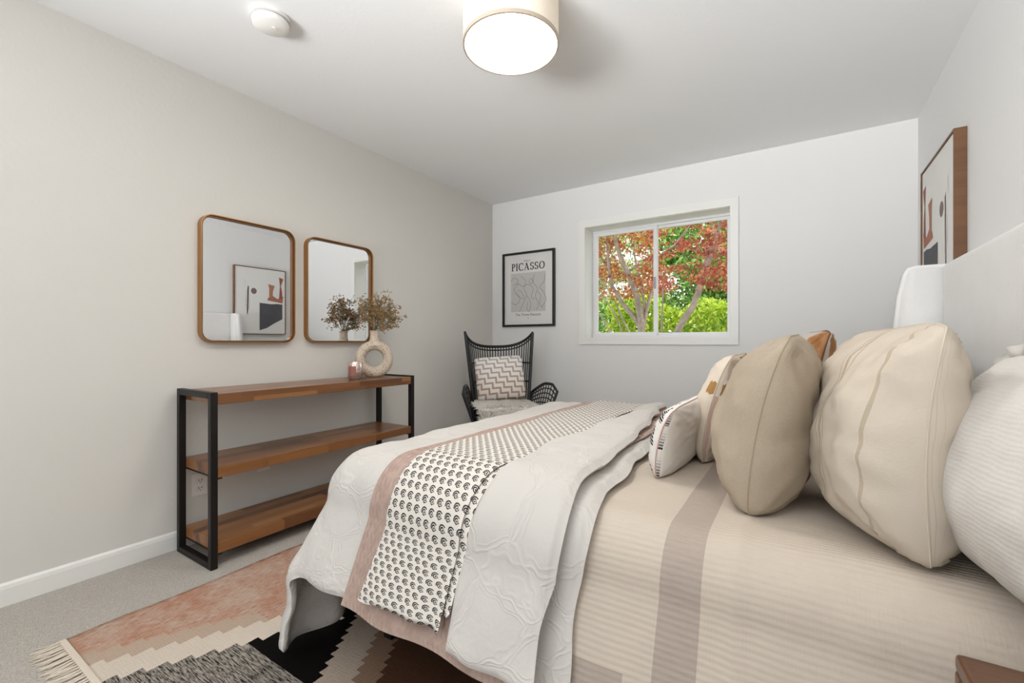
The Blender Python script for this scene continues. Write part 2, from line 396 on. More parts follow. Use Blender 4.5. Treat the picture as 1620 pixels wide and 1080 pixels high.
MB().lathe([(.0, -.018), (.071, -.018), (.073, -.024), (.071, -.036), (.062, -.042), (0, -.043)], 48).build('cover', M_plast, Sd, True)
MB().lathe([(0, -.0425), (.009, -.0425), (.009, -.046), (0, -.046)], 20, .01, .01).build('test_button', M_plast, Sd, True)

# ------------------------------------------------------------------ wall mirrors
def rrect(y0, y1, z0, z1, r, n=8):
    pts = []
    for cy, cz, a0 in ((y1-r, z1-r, 0), (y0+r, z1-r, 90), (y0+r, z0+r, 180), (y1-r, z0+r, 270)):
        for i in range(n+1):
            a = math.radians(a0+90*i/n); pts.append((cy+r*math.cos(a), cz+r*math.sin(a)))
    return pts
def loop_section(mb, loops, close=True):
    """loops: list of lists of 3D points, equal length, joined as rings"""
    n = len(loops[0]); k0 = len(mb.V); m_ = len(loops)
    V = [p for l in loops for p in l]; F = []
    for a in range(m_ if close else m_-1):
        b_ = (a+1) % m_
        for i in range(n): F.append((a*n+i, a*n+(i+1) % n, b_*n+(i+1) % n, b_*n+i))
    return mb.add(V, F)
def mirror(y0, y1, z0, z1, label):
    t = thing('wall_mirror', label, 'mirror', (XL, (y0+y1)/2, z0)); off = Vector((-XL, -(y0+y1)/2, -z0))
    def L_(d, x, r=.062): return [Vector((XL+x, p[0], p[1]))+off for p in rrect(y0+d, y1-d, z0+d, z1-d, max(r-d, .01))]
    loop_section(MB(), [L_(0, .001), L_(0, .042), L_(.0045, .042), L_(.0045, .001)]).build('frame', M_brass, t, True)
    loop_section(MB(), [L_(.0055, .002), L_(.0055, .031), L_(.0125, .031), L_(.0125, .002)]).build('inner_frame', M_brassD, t, True)
    b = MB(); p = L_(.0125, .018); q_ = L_(.0125, .012); n = len(p)
    b.add(p+q_, [tuple(range(n)), tuple(range(n, 2*n))[::-1]]+[(i, n+i, n+(i+1) % n, (i+1) % n) for i in range(n)])
    b.build('mirror_glass', M_mirror, t)
mirror(1.060, 1.572, 1.036, 1.714, 'left brass framed rounded mirror, reflecting the abstract art')
mirror(1.652, 2.165, 1.036, 1.712, 'right brass framed rounded mirror behind the flower vase')

# ------------------------------------------------------------------ console shelf
cx0, cx1, cy0, cy1 = -2.605, -2.245, .955, 2.225
K = thing('console_table', 'long acacia console with black metal side frames and three shelves', 'console table', (cx0, cy0, 0)); Ko = Vector((cx0, cy0, 0))
def kp(name, mb, mat, par=K, **k):
    o = mb.build(name, mat, par, **k); o.location = (-Ko) if par is K else (0, 0, 0); return o
tb = .03
for y in (cy0, cy1-tb):
    b = MB().box(cx0, cx0+tb, y, y+tb, 0, .81, .003).box(cx1-tb, cx1, y, y+tb, 0, .81, .003)
    b.box(cx0+tb, cx1-tb, y, y+tb, .0, tb, .003).box(cx0+tb, cx1-tb, y, y+tb, .81-tb, .81, .003)
    kp('side_frame', b, M_black)
for z0, z1 in ((.752, .802), (.415, .463), (.068, .118)):
    kp('shelf', MB().box(cx0+.004, cx1-.002, cy0+tb, cy1-tb, z0, z1, .003), M_acacia)
for y in (cy0+tb, cy1-tb-.02):
    for z in (.411, .064): kp('shelf_bracket', MB().box(cx0+.002, cx1-.004, y, y+.02, z-.003, z+.004), M_black)

# outlets
def outlet(y, z, label, recept=True):
    t = thing('wall_outlet', label, 'outlet', (XL, y, z))
    MB().box(0, .006, -.036, .036, -.057, .057, .003).build('cover_plate', M_plast, t)
    if recept:
        for dz in (-.02, .02):
            s = MB().box(.005, .008, -.016, .016, dz-.014, dz+.014, .004).build('receptacle', M_plast, t)
            b = MB().box(.0075, .0085, -.008, -.005, dz-.002, dz+.008).box(.0075, .0085, .005, .008, dz-.002, dz+.008).box(.0075, .0085, -.002, .002, dz-.011, dz-.006)
            b.build('slots', M_blackframe, s)
    else: MB().box(.005, .009, -.012, .012, -.012, .012, .002).build('jack', M_plast, t)
outlet(1.07, .297, 'white duplex wall outlet behind the near end of the console')
outlet(1.40, .345, 'white cable wall plate under the middle shelf of the console', False)

# ------------------------------------------------------------------ vase, sprigs, candle
vx, vy, vz = -2.455, 2.055, .802
m = Mat('speckled_stoneware', 'D5C3A9', .75, spec=.2); ob = m.coord(); nz = m.noise(ob, 90, 2, .7); n2 = m.noise(ob, 22, 3)
m.color(m.mix(m.voro(ob, 95).lt(.24)*n2.gt(.42), m.mix(n2, 'DACBB8', 'CDBCA6'), '4E3E34')); m.bump(nz, .5, .004); M_vase = m.m
Vt = thing('donut_vase', 'cream speckled donut vase with open round hole on console top', 'vase', (vx, vy, vz), math.radians(-36)); Vt.scale = (1.05, 1.05, 1.05)
# ring in local y-z plane
R0, r0 = .088, .032; V = []; F = []; nu, nv = 64, 24; ce = .117
for i in range(nu):
    a = 2*PI*i/nu
    for k in range(nv):
        b_ = 2*PI*k/nv; rr = R0+r0*math.cos(b_)*(1.0+.12*max(0, -math.sin(a)))
        z = ce+rr*math.sin(a); y = rr*math.cos(a); xx = r0*1.12*math.sin(b_)
        if z < .012: z = .012*.0+max(0, z*.15) if z < 0 else z
        V.append((xx, y, max(z, 0)))
for i in range(nu):
    for k in range(nv): F.append((i*nv+k, ((i+1) % nu)*nv+k, ((i+1) % nu)*nv+(k+1) % nv, i*nv+(k+1) % nv))
mk('body', V, F, M_vase, Vt)
MB().lathe([(.050, .203), (.036, .225), (.028, .25), (.026, .285), (.029, .300), (.030, .302), (.024, .302), (.021, .285), (.021, .24)], 32).build('neck', M_vase, Vt, True)
M_stem = Mat('green_stem', '6B6A45', .8).m
m = Mat('dried_blossom', '9A7A52', .9); gi = m.nt.nodes.new('ShaderNodeNewGeometry'); rp = X(m.nt, gi.outputs['Random Per Island'])
m.color(m.mix(rp.smooth(.1, .9), m.mix(rp.fmod(.1)*10, 'A8804C', '77784E'), m.mix(rp.fmod(.07)*14, 'A96E47', 'B79A7A'))); M_bloss = m.m
M_leaf = Mat('thin_leaf', '6F7650', .8).m
def blob_star(mb, c, r, n=5):
    ax = Vector((random.gauss(0, 1), random.gauss(0, 1), random.gauss(0, 1))).normalized(); u = ax.orthogonal().normalized(); v = ax.cross(u)
    V = [c+ax*r*.3]; F = []
    for i in range(2*n):
        a = PI*i/n; rr = r if i % 2 == 0 else r*.4; V.append(c+(u*math.cos(a)+v*math.sin(a))*rr)
    V.append(c-ax*r*.3)
    for i in range(2*n): j = (i+1) % (2*n); F += [(0, 1+i, 1+j), (2*n+1, 1+j, 1+i)]
    mb.add(V, F)
tipn = [(.05, .0, .27), (.02, -.12, .21), (.03, .10, .25), (-.03, .17, .17), (.06, .22, .13), (.0, .04, .20), (.07, .12, .17), (-.04, -.06, .24), (.08, -.02, .16), (.04, .15, .06), (-.02, .23, .22), (.03, -.15, .13)]
for i, (dx, dy, dz) in enumerate(tipn):
    t = thing('dried_flower_sprig', 'thin sprig of rust and olive dried flowers in the donut vase', 'dried flower', (vx, vy, vz+.285), 0, 'dried flower sprigs in the vase')
    b0 = Vector((random.uniform(-.006, .006), random.uniform(-.006, .006), -.05)); tip = Vector((dx, dy*.85, dz))
    pts = [b0, Vector((b0.x*.3, b0.y*.3, .012))]+[Vector((tip.x*s**1.2, tip.y*s**1.3, .012+(tip.z-.012)*s**.85)) for s in (.25, .5, .75, 1)]
    sm = MB().tube(pts, [.0022, .0022, .002, .0017, .0014, .001], 5); bl = MB(); lf = MB()
    for j in range(25):
        s = random.uniform(.35, 1); k = min(int(2+s*3), 4); base = pts[k].lerp(pts[min(k+1, 5)], random.random())
        d = Vector((random.gauss(0, 1), random.gauss(0, 1), random.gauss(.35, .8))).normalized()*random.uniform(.02, .06)
        e = base+d; sm.tube([base, base+d*.5+Vector((0, 0, .004)), e], .0006, 4)
        for q_ in range(random.randint(3, 6)):
            blob_star(bl, e+Vector((random.gauss(0, .008), random.gauss(0, .008), random.gauss(0, .008))), random.uniform(.006, .0105))
        if j % 2 == 0:
            for q_ in range(4):
                c0 = base.lerp(e, random.random()); dd = Vector((random.gauss(0, 1), random.gauss(0, 1), random.gauss(0, 1))).normalized()*.014
                sd_ = dd.orthogonal().normalized()*.0018
                lf.add([c0, c0+dd*.5+sd_, c0+dd, c0+dd*.5-sd_], [(0, 1, 2, 3)])
    sm.build('stem', M_stem, t, True); bl.build('blossoms', M_bloss, t); lf.build('leaves', M_leaf, t)
ct = thing('candle_jar', 'silvery glass candle jar with rose label beside the donut vase', 'candle', (-2.42, 1.872, .802))
M_cand = Mat('silvered_glass', 'D9C6BE', .12, .85).m
MB().lathe([(0, .002), (.042, .002), (.047, .008), (.048, .105), (.046, .108), (.0445, .105), (.0445, .094), (0, .094)], 40).build('jar', M_cand, ct, True)
V = []; F = []
for i in range(13):
    a = math.radians(-62+(-6+i)*5.2-2)
    for z in (.026, .084): V.append((.0487*math.cos(a), .0487*math.sin(a), z))
for i in range(12): F.append((2*i, 2*i+2, 2*i+3, 2*i+1))
mk('label_band', V, F, Mat('rose_label', 'A0685A', .5).m, ct)
MB().lathe([(0, .0945), (.043, .0945), (.043, .096), (0, .0965)], 32).build('wax', Mat('wax', 'F0E2D6', .5).m, ct, True)

# ------------------------------------------------------------------ framed poster
def strip(pts, wd):
    """flat ribbon in the x-z plane"""
    V = []; F = []; n = len(pts)
    for i in range(n):
        a = Vector(pts[max(i-1, 0)]); b_ = Vector(pts[min(i+1, n-1)]); d = (b_-a); d = d.normalized() if d.length > 1e-9 else Vector((1, 0)); nrm = Vector((-d.y, d.x))
        w_ = (wd[i] if hasattr(wd, '__len__') else wd)/2; p = Vector(pts[i])
        V += [p+nrm*w_, p-nrm*w_]
    for i in range(n-1): F.append((2*i, 2*i+1, 2*i+3, 2*i+2))
    return V, F
def cr(pts, n=8):
    P_ = [Vector(p) for p in pts]; out_ = []
    for i in range(len(P_)-1):
        p0 = P_[max(i-1, 0)]; p1 = P_[i]; p2 = P_[i+1]; p3 = P_[min(i+2, len(P_)-1)]
        for k in range(n):
            t_ = k/n; out_.append(.5*((2*p1)+(p2-p0)*t_+(2*p0-5*p1+4*p2-p3)*t_*t_+(3*p1-p0-3*p2+p3)*t_**3))
    return out_+[P_[-1]]
px0, px1, pz0, pz1 = -2.50, -1.918, 1.19, 1.916
Pt = thing('framed_poster', 'black framed line art poster hanging above the rattan chair', 'poster', ((px0+px1)/2, YB, pz0)); Po = Vector(((px0+px1)/2, YB, pz0))
def pp(name, mb, mat, **k): o = mb.build(name, mat, Pt, **k); o.location = -Po; return o
pp('frame', picture_ring(MB(), px0, px1, pz0, pz1, YB-.03, YB-.001, .021), M_blackframe)
pp('print', MB().box(px0+.02, px1-.02, YB-.014, YB-.006, pz0+.02, pz1-.02), Mat('poster_paper', 'E3E1DE', .6).m)
PW, PH = px1-px0, pz1-pz0
def flat(name, polys, mat, dy=.0155):
    V = []; F = []
    for v, f in polys:
        k = len(V); V += [(px0+q_[0]*PW, YB-dy, pz0+q_[1]*PH) for q_ in v]; F += [tuple(i+k for i in ff) for ff in f]
    o = mk(name, V, F, mat, Pt, False); o.location = -Po; return o
flat('grey_field', [([(.165, .20), (.83, .20), (.83, .72), (.165, .72)], [(0, 1, 2, 3)])], Mat('poster_grey', 'C9C7C4', .6).m)
lines = [[(.16, .62), (.22, .66), (.30, .63), (.28, .55), (.22, .50), (.30, .44), (.34, .36), (.26, .30), (.17, .33)],
         [(.36, .68), (.46, .60), (.42, .52), (.47, .42), (.40, .30), (.33, .20)], [(.47, .42), (.55, .32), (.52, .20), (.48, .24), (.50, .34)],
         [(.62, .69), (.60, .58), (.68, .50), (.64, .40), (.70, .30), (.66, .22)], [(.82, .69), (.80, .58), (.72, .52), (.80, .44), (.84, .34), (.76, .26)],
         [(.52, .60), (.56, .64), (.59, .60), (.55, .56), (.52, .60)], [(.20, .56), (.30, .58), (.40, .54), (.50, .56), (.60, .50), (.56, .40), (.62, .36)],
         [(.24, .46), (.33, .40), (.42, .38), (.38, .46), (.30, .50)], [(.68, .46), (.74, .40), (.72, .30), (.78, .24)]]
lp = [strip(cr([(p[0]*PW, p[1]*PH) for p in l], 8), .0034) for l in lines]
flat('line_drawing', [([(v[0]/PW, v[1]/PH) for v in V_], F_) for V_, F_ in lp], Mat('poster_line', '6C6966', .6).m, .0162)
# serif letters on a 1-high grid: strokes (points, width)
TH, TN, SF = .17, .075, .07
def arc(cx_, cy_, rx, ry, a0, a1, n=14): return [(cx_+rx*math.cos(math.radians(a0+(a1-a0)*i/n)), cy_+ry*math.sin(math.radians(a0+(a1-a0)*i/n))) for i in range(n+1)]
def wv_(pts, lo=TN, hi=TH):
    out_ = []
    for i in range(len(pts)):
        a = Vector(pts[max(i-1, 0)]); b_ = Vector(pts[min(i+1, len(pts)-1)]); d = (b_-a).normalized(); out_.append(lo+(hi-lo)*abs(d.y)**1.5)
    return out_
def S_curve():
    return arc(.30, .73, .20, .235, 25, 265, 16)+arc(.30, .265, .22, .235, 85, -155, 16)
def letter(ch):
    if ch == 'P': return .62, [([(.14, 0), (.14, 1)], TH), ([(.0, .02), (.30, .02)], SF), ([(.0, .98), (.14, .98)], SF), (arc(.22, .74, .30, .24, 90, -90), None), ([(.14, .98), (.24, .98)], SF), ([(.14, .50), (.24, .50)], SF)]
    if ch == 'I': return .36, [([(.15, 0), (.15, 1)], TH), ([(0, .02), (.30, .02)], SF), ([(0, .98), (.30, .98)], SF)]
    if ch == 'C': return .80, [(arc(.42, .5, .36, .49, 42, 318, 24), None), ([(.70, .98), (.70, .72)], SF)]
    if ch == 'A': return .86, [([(.10, 0), (.38, 1)], TN), ([(.36, 1), (.70, 0)], TH), ([(.17, .33), (.60, .33)], TN), ([(0, .02), (.24, .02)], SF), ([(.54, .02), (.84, .02)], SF)]
    if ch == 'S': return .62, [(S_curve(), None), ([(.50, .98), (.50, .74)], SF), ([(.08, .02), (.08, .28)], SF)]
    if ch == 'O': return .92, [(arc(.44, .5, .36, .47, 0, 360, 28), None)]
def word(txt, cx_, z, h, gap=.10):
    ws = [letter(c_)[0] for c_ in txt]; tot = sum(ws)+gap*(len(ws)-1); x = cx_-tot*h/2; polys = []
    for c_, w_ in zip(txt, ws):
        for pts, wd in letter(c_)[1]:
            V_, F_ = strip(pts, wd if wd else wv_(pts)); polys.append(([((x+v[0]*h)/PW, (z+v[1]*h)/PH) for v in V_], F_))
        x += (w_+gap)*h
    return polys
M_ink = Mat('poster_ink', '1B1A19', .6).m
flat('title_lettering', word('PICASSO', PW*.50, PH*.755, .070, .09), M_ink, .0162)
def text_mesh(txt, size, cx_, cz_, mat, name='caption_lettering'):
    cu = bpy.data.curves.new(name, 'FONT'); cu.body = txt; cu.size = size; cu.align_x = 'CENTER'
    to = bpy.data.objects.new('t', cu); COL.objects.link(to); dg = bpy.context.evaluated_depsgraph_get()
    me = bpy.data.meshes.new_from_object(to.evaluated_get(dg)); bpy.data.objects.remove(to)
    for v in me.vertices: x, y = v.co.x, v.co.y; v.co = (px0+cx_*PW+x, YB-.0162, pz0+cz_*PH+y)
    me.materials.clear(); me.materials.append(mat); o = bpy.data.objects.new(name, me); COL.objects.link(o); o.parent = Pt; o.location = -Po
text_mesh('PABLO', .024, .48, .868, Mat('poster_soft_ink', '7A7876', .6).m)
text_mesh('The Three Dancers', .036, .5, .145, Mat('poster_caption_ink', '4C4A48', .6).m)
text_mesh('1925', .014, .5, .105, Mat('poster_small_ink', '7A7876', .6).m)

# ------------------------------------------------------------------ abstract art on right wall
ay0, ay1, az0, az1 = 2.735, 3.385, 1.14, 1.992
A = thing('framed_art', 'walnut framed abstract shapes artwork on the wall above the headboard', 'artwork', (XR, (ay0+ay1)/2, az0)); Ao = Vector((XR, (ay0+ay1)/2, az0))
def ap(name, mb, mat): o = mb.build(name, mat, A); o.location = -Ao; return o
b = MB(); fw = .008
b.box(XR-.045, XR-.001, ay0, ay0+fw, az0, az1, .001).box(XR-.045, XR-.001, ay1-fw, ay1, az0, az1, .001).box(XR-.045, XR-.001, ay0+fw, ay1-fw, az0, az0+fw, .001).box(XR-.045, XR-.001, ay0+fw, ay1-fw, az1-fw, az1, .001)
ap('frame', b, M_walnut)
ap('canvas', MB().box(XR-.038, XR-.004, ay0+fw+.002, ay1-fw-.002, az0+fw+.002, az1-fw-.002), Mat('art_canvas', 'ECEAE6', .7).m)
AW, AH = ay1-ay0, az1-az0
def shape(name, pts, c, k=0):
    V = [(XR-.0385-.0006-k*.0003, ay0+p[0]*AW, az0+p[1]*AH) for p in pts]
    mm = Mat('art_'+name, c, .7); mm.color(mm.mix(mm.noise(mm.coord(), 25, 4), c, tuple(min(1, x**(1/2.2)*1.12) for x in lin(c)[:3])))
    o = mk(name, V, [tuple(range(len(V)))], mm.m, A, False); o.location = -Ao
def ellp(cx_, cy_, rx, ry, n=32): return arc(cx_, cy_, rx, ry, 0, 360-360/n, n-1)
shape('grey_block', [(.47, .06), (.62, .10), (.76, .17), (.93, .24), (.93, .47), (.82, .475), (.70, .465), (.47, .475)], '4E4D52')
shape('terracotta_foot', [(.62, .52), (.93, .49), (.95, .60), (.83, .55), (.72, .60), (.64, .56)], 'A3674F')
shape('terracotta_spike', [(.66, .57), (.73, .57), (.735, .66), (.77, .75), (.64, .77), (.66, .70)], 'A8745A', 1)
shape('rust_column', [(.86, .55), (.93, .57), (.925, .66), (.90, .76), (.95, .87), (.86, .89), (.88, .76)], '94513F', 1)
shape('taupe_oval', ellp(.36, .645, .055, .045), '7C6B67')
shape('pale_crescent', [(.23, .28)]+arc(.30, .50, .10, .22, 240, 110, 12)+[(.245, .72), (.275, .60), (.275, .40)], 'CFC6C0')
shape('faint_streak', [(.17, .70), (.20, .70), (.21, .80), (.18, .80)], 'DAD8D5')

# ------------------------------------------------------------------ rug
rx0, rx1, ry0, ry1 = -2.14, -.55, .452, 2.45
Rg = thing('area_rug', 'kilim rug with stepped pink, cream, grey and black bands under bed', 'rug', (0, 0, 0))
nx_, ny_ = 60, 80; V = []; F = []
for i in range(nx_+1):
    for j in range(ny_+1):
        x = rx0+(rx1-rx0)*i/nx_; y = ry0+(ry1-ry0)*j/ny_
        V.append((x+.004*math.sin(y*9)*(1 if i == 0 else 0), y, .009+.0025*noise.noise((x*6, y*6, 0))))
for i in range(nx_):
    for j in range(ny_): a = i*(ny_+1)+j; F.append((a, a+ny_+1, a+ny_+2, a+1))
k = len(V); bd = [i*(ny_+1) for i in range(nx_+1)]+[nx_*(ny_+1)+j for j in range(1, ny_+1)]+[i*(ny_+1)+ny_ for i in range(nx_-1, -1, -1)]+[j for j in range(ny_-1, 0, -1)]
V += [(V[i][0], V[i][1], .001) for i in bd]; n = len(bd)
F += [(bd[i], k+i, k+(i+1) % n, bd[(i+1) % n]) for i in range(n)]
mk('woven_field', V, F, M_rug, Rg)
MB().box(rx0, rx1, ry0-.012, ry0+.006, .001, .013, .003).build('end_binding', M_fringe, Rg)
for i in range(96):
    x = rx0+.006+i*.0165; b = MB(); sw = random.gauss(0, .012)-.008
    for q_ in range(4):
        d = random.gauss(0, .005); ln = random.uniform(.055, .08)
        b.tube([(x+d*.2, ry0-.010, .009), (x+sw*.3+d, ry0-.01-ln*.4, .006), (x+sw*.8+d*1.5, ry0-.01-ln*.75, .004), (x+sw*1.3+d*2.4, ry0-.01-ln, .003)], [.002, .0018, .0016, .001], 5)
    b.build('tassel', M_fringe, Rg, True)

# ------------------------------------------------------------------ bed frame, mattress
B = thing('upholstered_bed', 'queen bed with white upholstered winged headboard against right wall', 'bed', (0, 0, 0))
HB0, HB1, HT = .885, 2.665, 1.385
MB().box(.525, XR-.006, HB0-.01, HB1+.01, .03, HT, .028, 5).build('headboard', M_head, B, True)
for y0, y1 in ((HB1, HB1+.07), (HB0-.07, HB0)):
    prof = [(.60, .03), (.345, .03), (.335, .5), (.342, .9), (.375, 1.25), (.395, HT-.035), (.41, HT-.008), (.44, HT), (.58, HT), (.60, HT-.02)]
    bm = bmesh.new(); vs = [bm.verts.new((x, y0, z)) for x, z in prof]; f = bm.faces.new(vs)
    r_ = bmesh.ops.extrude_face_region(bm, geom=[f]); bmesh.ops.translate(bm, vec=(0, y1-y0, 0), verts=[v for v in r_['geom'] if isinstance(v, bmesh.types.BMVert)])
    bmesh.ops.recalc_face_normals(bm, faces=bm.faces); bmesh.ops.bevel(bm, geom=[e for e in bm.edges if abs(e.verts[0].co.y-e.verts[1].co.y) < 1e-6], offset=.014, segments=3, affect='EDGES')
    bm.verts.index_update(); o = mk('headboard_wing', [v.co[:] for v in bm.verts], [[v.index for v in f.verts] for f in bm.faces], M_head, B); bm.free()
MB().box(-1.30, .52, 1.0, 2.54, .20, .385, .01).build('bed_base', M_blackframe, B)
for x in (-1.2, .4):
    for y in (1.08, 2.46): MB().box(x-.02, x+.02, y-.02, y+.02, .0135, .21, .004).build('leg', M_black, B)
mt = MB().box(-1.335, .515, .99, 2.56, .387, .615, .05, 4).build('mattress', M_mattress, None, True)
tag(mt, 'white mattress hidden under the cream coverlet', 'mattress')

# ------------------------------------------------------------------ bed linens: sheets draped over the mattress
X0, Y0, Y1, ZT, RR = -1.26, 1.06, 2.48, .622, .11
def drape(p, q_, h, flare=24):
    a = max(0, X0-p); near = max(0, Y0-q_); far = max(0, q_-Y1); b_ = near if near else far; sg = -1 if near else 1
    r = (a**3+b_**3)**(1/3); re_ = math.hypot(a, b_)
    if r < 1e-9: return Vector((p, q_, ZT+h)), Vector((0, 0, 1))
    d = Vector((-a/re_, sg*b_/re_, 0)); th = math.atan2(b_, a); t_ = min(r/RR, PI/2); l = max(0, r-RR*PI/2)
    base = Vector((max(p, X0), min(max(q_, Y0), Y1), 0))
    pos = base+d*((RR+h)*math.sin(t_)); z = ZT+h-(RR+h)*(1-math.cos(t_))
    s2 = math.sin(2*th); c_, s_ = math.cos(th)**2, math.sin(th)**2
    fl = math.sin(math.radians(flare)) if sg < 0 else .05
    Fv = Vector((-.06*c_+.04*s2, sg*fl*s_+(sg*.27*s2 if sg < 0 else .1*s2), 0))
    l_ = l; Fl = min(Fv.length, .8); pos += Fv*l_; z -= l_*math.sqrt(1-Fl*Fl)
    nrm = (d*math.sin(t_)+Vector((0, 0, math.cos(t_)))).normalized()
    return Vector((pos.x, pos.y, z)), nrm
def sheet(name, parent, mat, pl, pr, ql, qr, h, th, step=.014, wr=.004, seed=0, edge=None, fold=None, matb=None):
    """closed padded sheet; pl/pr: functions of q (left/right edge), ql/qr near/far limits"""
    fp = (lambda f: f if callable(f) else (lambda q__: f)); pl, pr = fp(pl), fp(pr)
    qs = np.arange(ql, qr+step/2, step); m_ = len(qs); wid = max(abs(pr(q__)-pl(q__)) for q__ in qs); n_ = max(6, int(wid/step))
    top = []; bot = []; UV = []
    ew = max(th*.9, .008)
    for i, q__ in enumerate(qs):
        a, b_ = pl(q__), pr(q__)
        for j in range(n_+1):
            p = a+(b_-a)*j/n_
            qq = q__
            if edge: qq = q__ if i else q__+edge(p)
            dist = min(p-a, b_-p, q__-ql, qr-q__); e = max(0, min(1, dist/ew)); pf = math.sqrt(1-(1-e)**2)
            nz = wr*(noise.noise((p*5+seed, qq*5, seed))+.6*noise.noise((p*13+seed, qq*13, 3)))
            over = max(0, Y0-qq-.1)
            fo = fold(p, qq) if fold else 0
            pt, nr = drape(p, qq, h); mid = pt+nr*(nz+fo-th*.5)
            top.append(mid+nr*(th*.5*pf)); bot.append(mid-nr*(th*.5*pf)); UV.append((p, qq))
    N = len(top); w1 = n_+1; F = []
    for i in range(m_-1):
        for j in range(n_):
            a = i*w1+j; F.append((a, a+1, a+w1+1, a+w1)); F.append((N+a, N+a+w1, N+a+w1+1, N+a+1))
    bd = [j for j in range(w1)]+[i*w1+n_ for i in range(1, m_)]+[(m_-1)*w1+j for j in range(n_-1, -1, -1)]+[i*w1 for i in range(m_-2, 0, -1)]
    nb = len(bd); F += [(bd[(i+1) % nb], bd[i], N+bd[i], N+bd[(i+1) % nb]) for i in range(nb)]
    return mk(name, top+bot, F, mat, parent, True, UV+UV)
NL = Y0-.173   # rest coordinate where the near side starts to hang straight
# cream coverlet
def cfold(p, q__):
    f = .005*math.exp(-((p+.105)/.012)**2)*(1 if q__ < 1.3 else max(0, 1-(q__-1.3)*4))
    over = max(0, NL-q__)
    f += over*.03*(1+math.sin(p*16+1))*max(0, min(1, (-.25-p)*5))
    return f
c = sheet('coverlet', None, M_cover, lambda q__: -.74-.26*max(0, min(1, (q__-NL)/.08)), .335, NL-.255, Y1+.35, .012, .008, .014, .003, 1, fold=cfold)
tag(c, 'cream ribbed coverlet with taupe band across the head half of bed', 'coverlet')
# duvet
D = thing('duvet', 'white duvet with ruched cloud pattern over the foot of the bed', 'duvet', (0, 0, 0))
def edge_r(q__): return -.405-.13*max(0, (q__-.9)/1.3)**1.5+.008*math.sin(q__*21)
def dfold(p, q__):
    over = max(0, NL+.05-q__); ft = max(0, X0-p-.05)
    f = over*.025*(1+math.sin(p*21+2))+ft*.05*math.sin(q__*17+1)
    return f
sheet('cover', D, M_duvet, lambda q__: -1.905+.05*max(0, 1-abs(q__-(NL-.232))/.05)**2, edge_r, NL-.232, Y1+.40, .046, .03, .014, .010, 5, fold=dfold)
def pan_l(q__): return -.695+.012*math.sin(q__*13)
def pfold(p, q__):
    over = max(0, NL+.1-q__); return over*(.06*(1+math.sin((p+.43)*24+over*3))*max(0, min(1, (p+.66)*7)))+.05*over+.004
sheet('folded_back_panel', D, M_duvet, pan_l, lambda q__: edge_r(q__)-.045+.004*math.sin(q__*23), NL-.203, Y1+.30, .088, .036, .012, .008, 11, fold=pfold)
# mauve quilt
q_ob = sheet('mauve_quilt', None, M_mauve, -1.095, -.50, NL-.238, Y1+.3, .056, .007, .012, .003, 5, fold=lambda p, q__: dfold(p, q__)+.0015)
tag(q_ob, 'mauve channel stitched quilt under the printed throw across bed', 'quilt')
# printed throw, folded double
Tt = thing('printed_throw', 'white throw with black bud block print laid across the duvet', 'throw', (0, 0, 0))
def tl(q__): return -1.008+.01*math.sin(q__*9)
def trr(q__): return -.715+.01*math.sin(q__*11+1)-(.02*max(0, (Y0-q__)))
def tfold(p, q__):
    over = max(0, NL+.1-q__); f = over*(.05*(1+math.sin((p+.715)*46))*max(0, min(1, (p+.86)*8))+.05); return dfold(p, q__)+f+.003
th_e = lambda p: .03*max(0, (p+1.0)*3.5)+.004*math.sin(p*40)
sheet('top_layer', Tt, M_throw, tl, trr, NL-.183, Y1+.25, .070, .008, .0105, .003, 5, edge=th_e, fold=tfold)
sheet('under_layer', Tt, M_throw, lambda q__: tl(q__)+.02, lambda q__: trr(q__)+.022, NL-.14, Y1+.22, .061, .006, .0125, .002, 5, fold=lambda p, q__: tfold(p, q__)*.9)

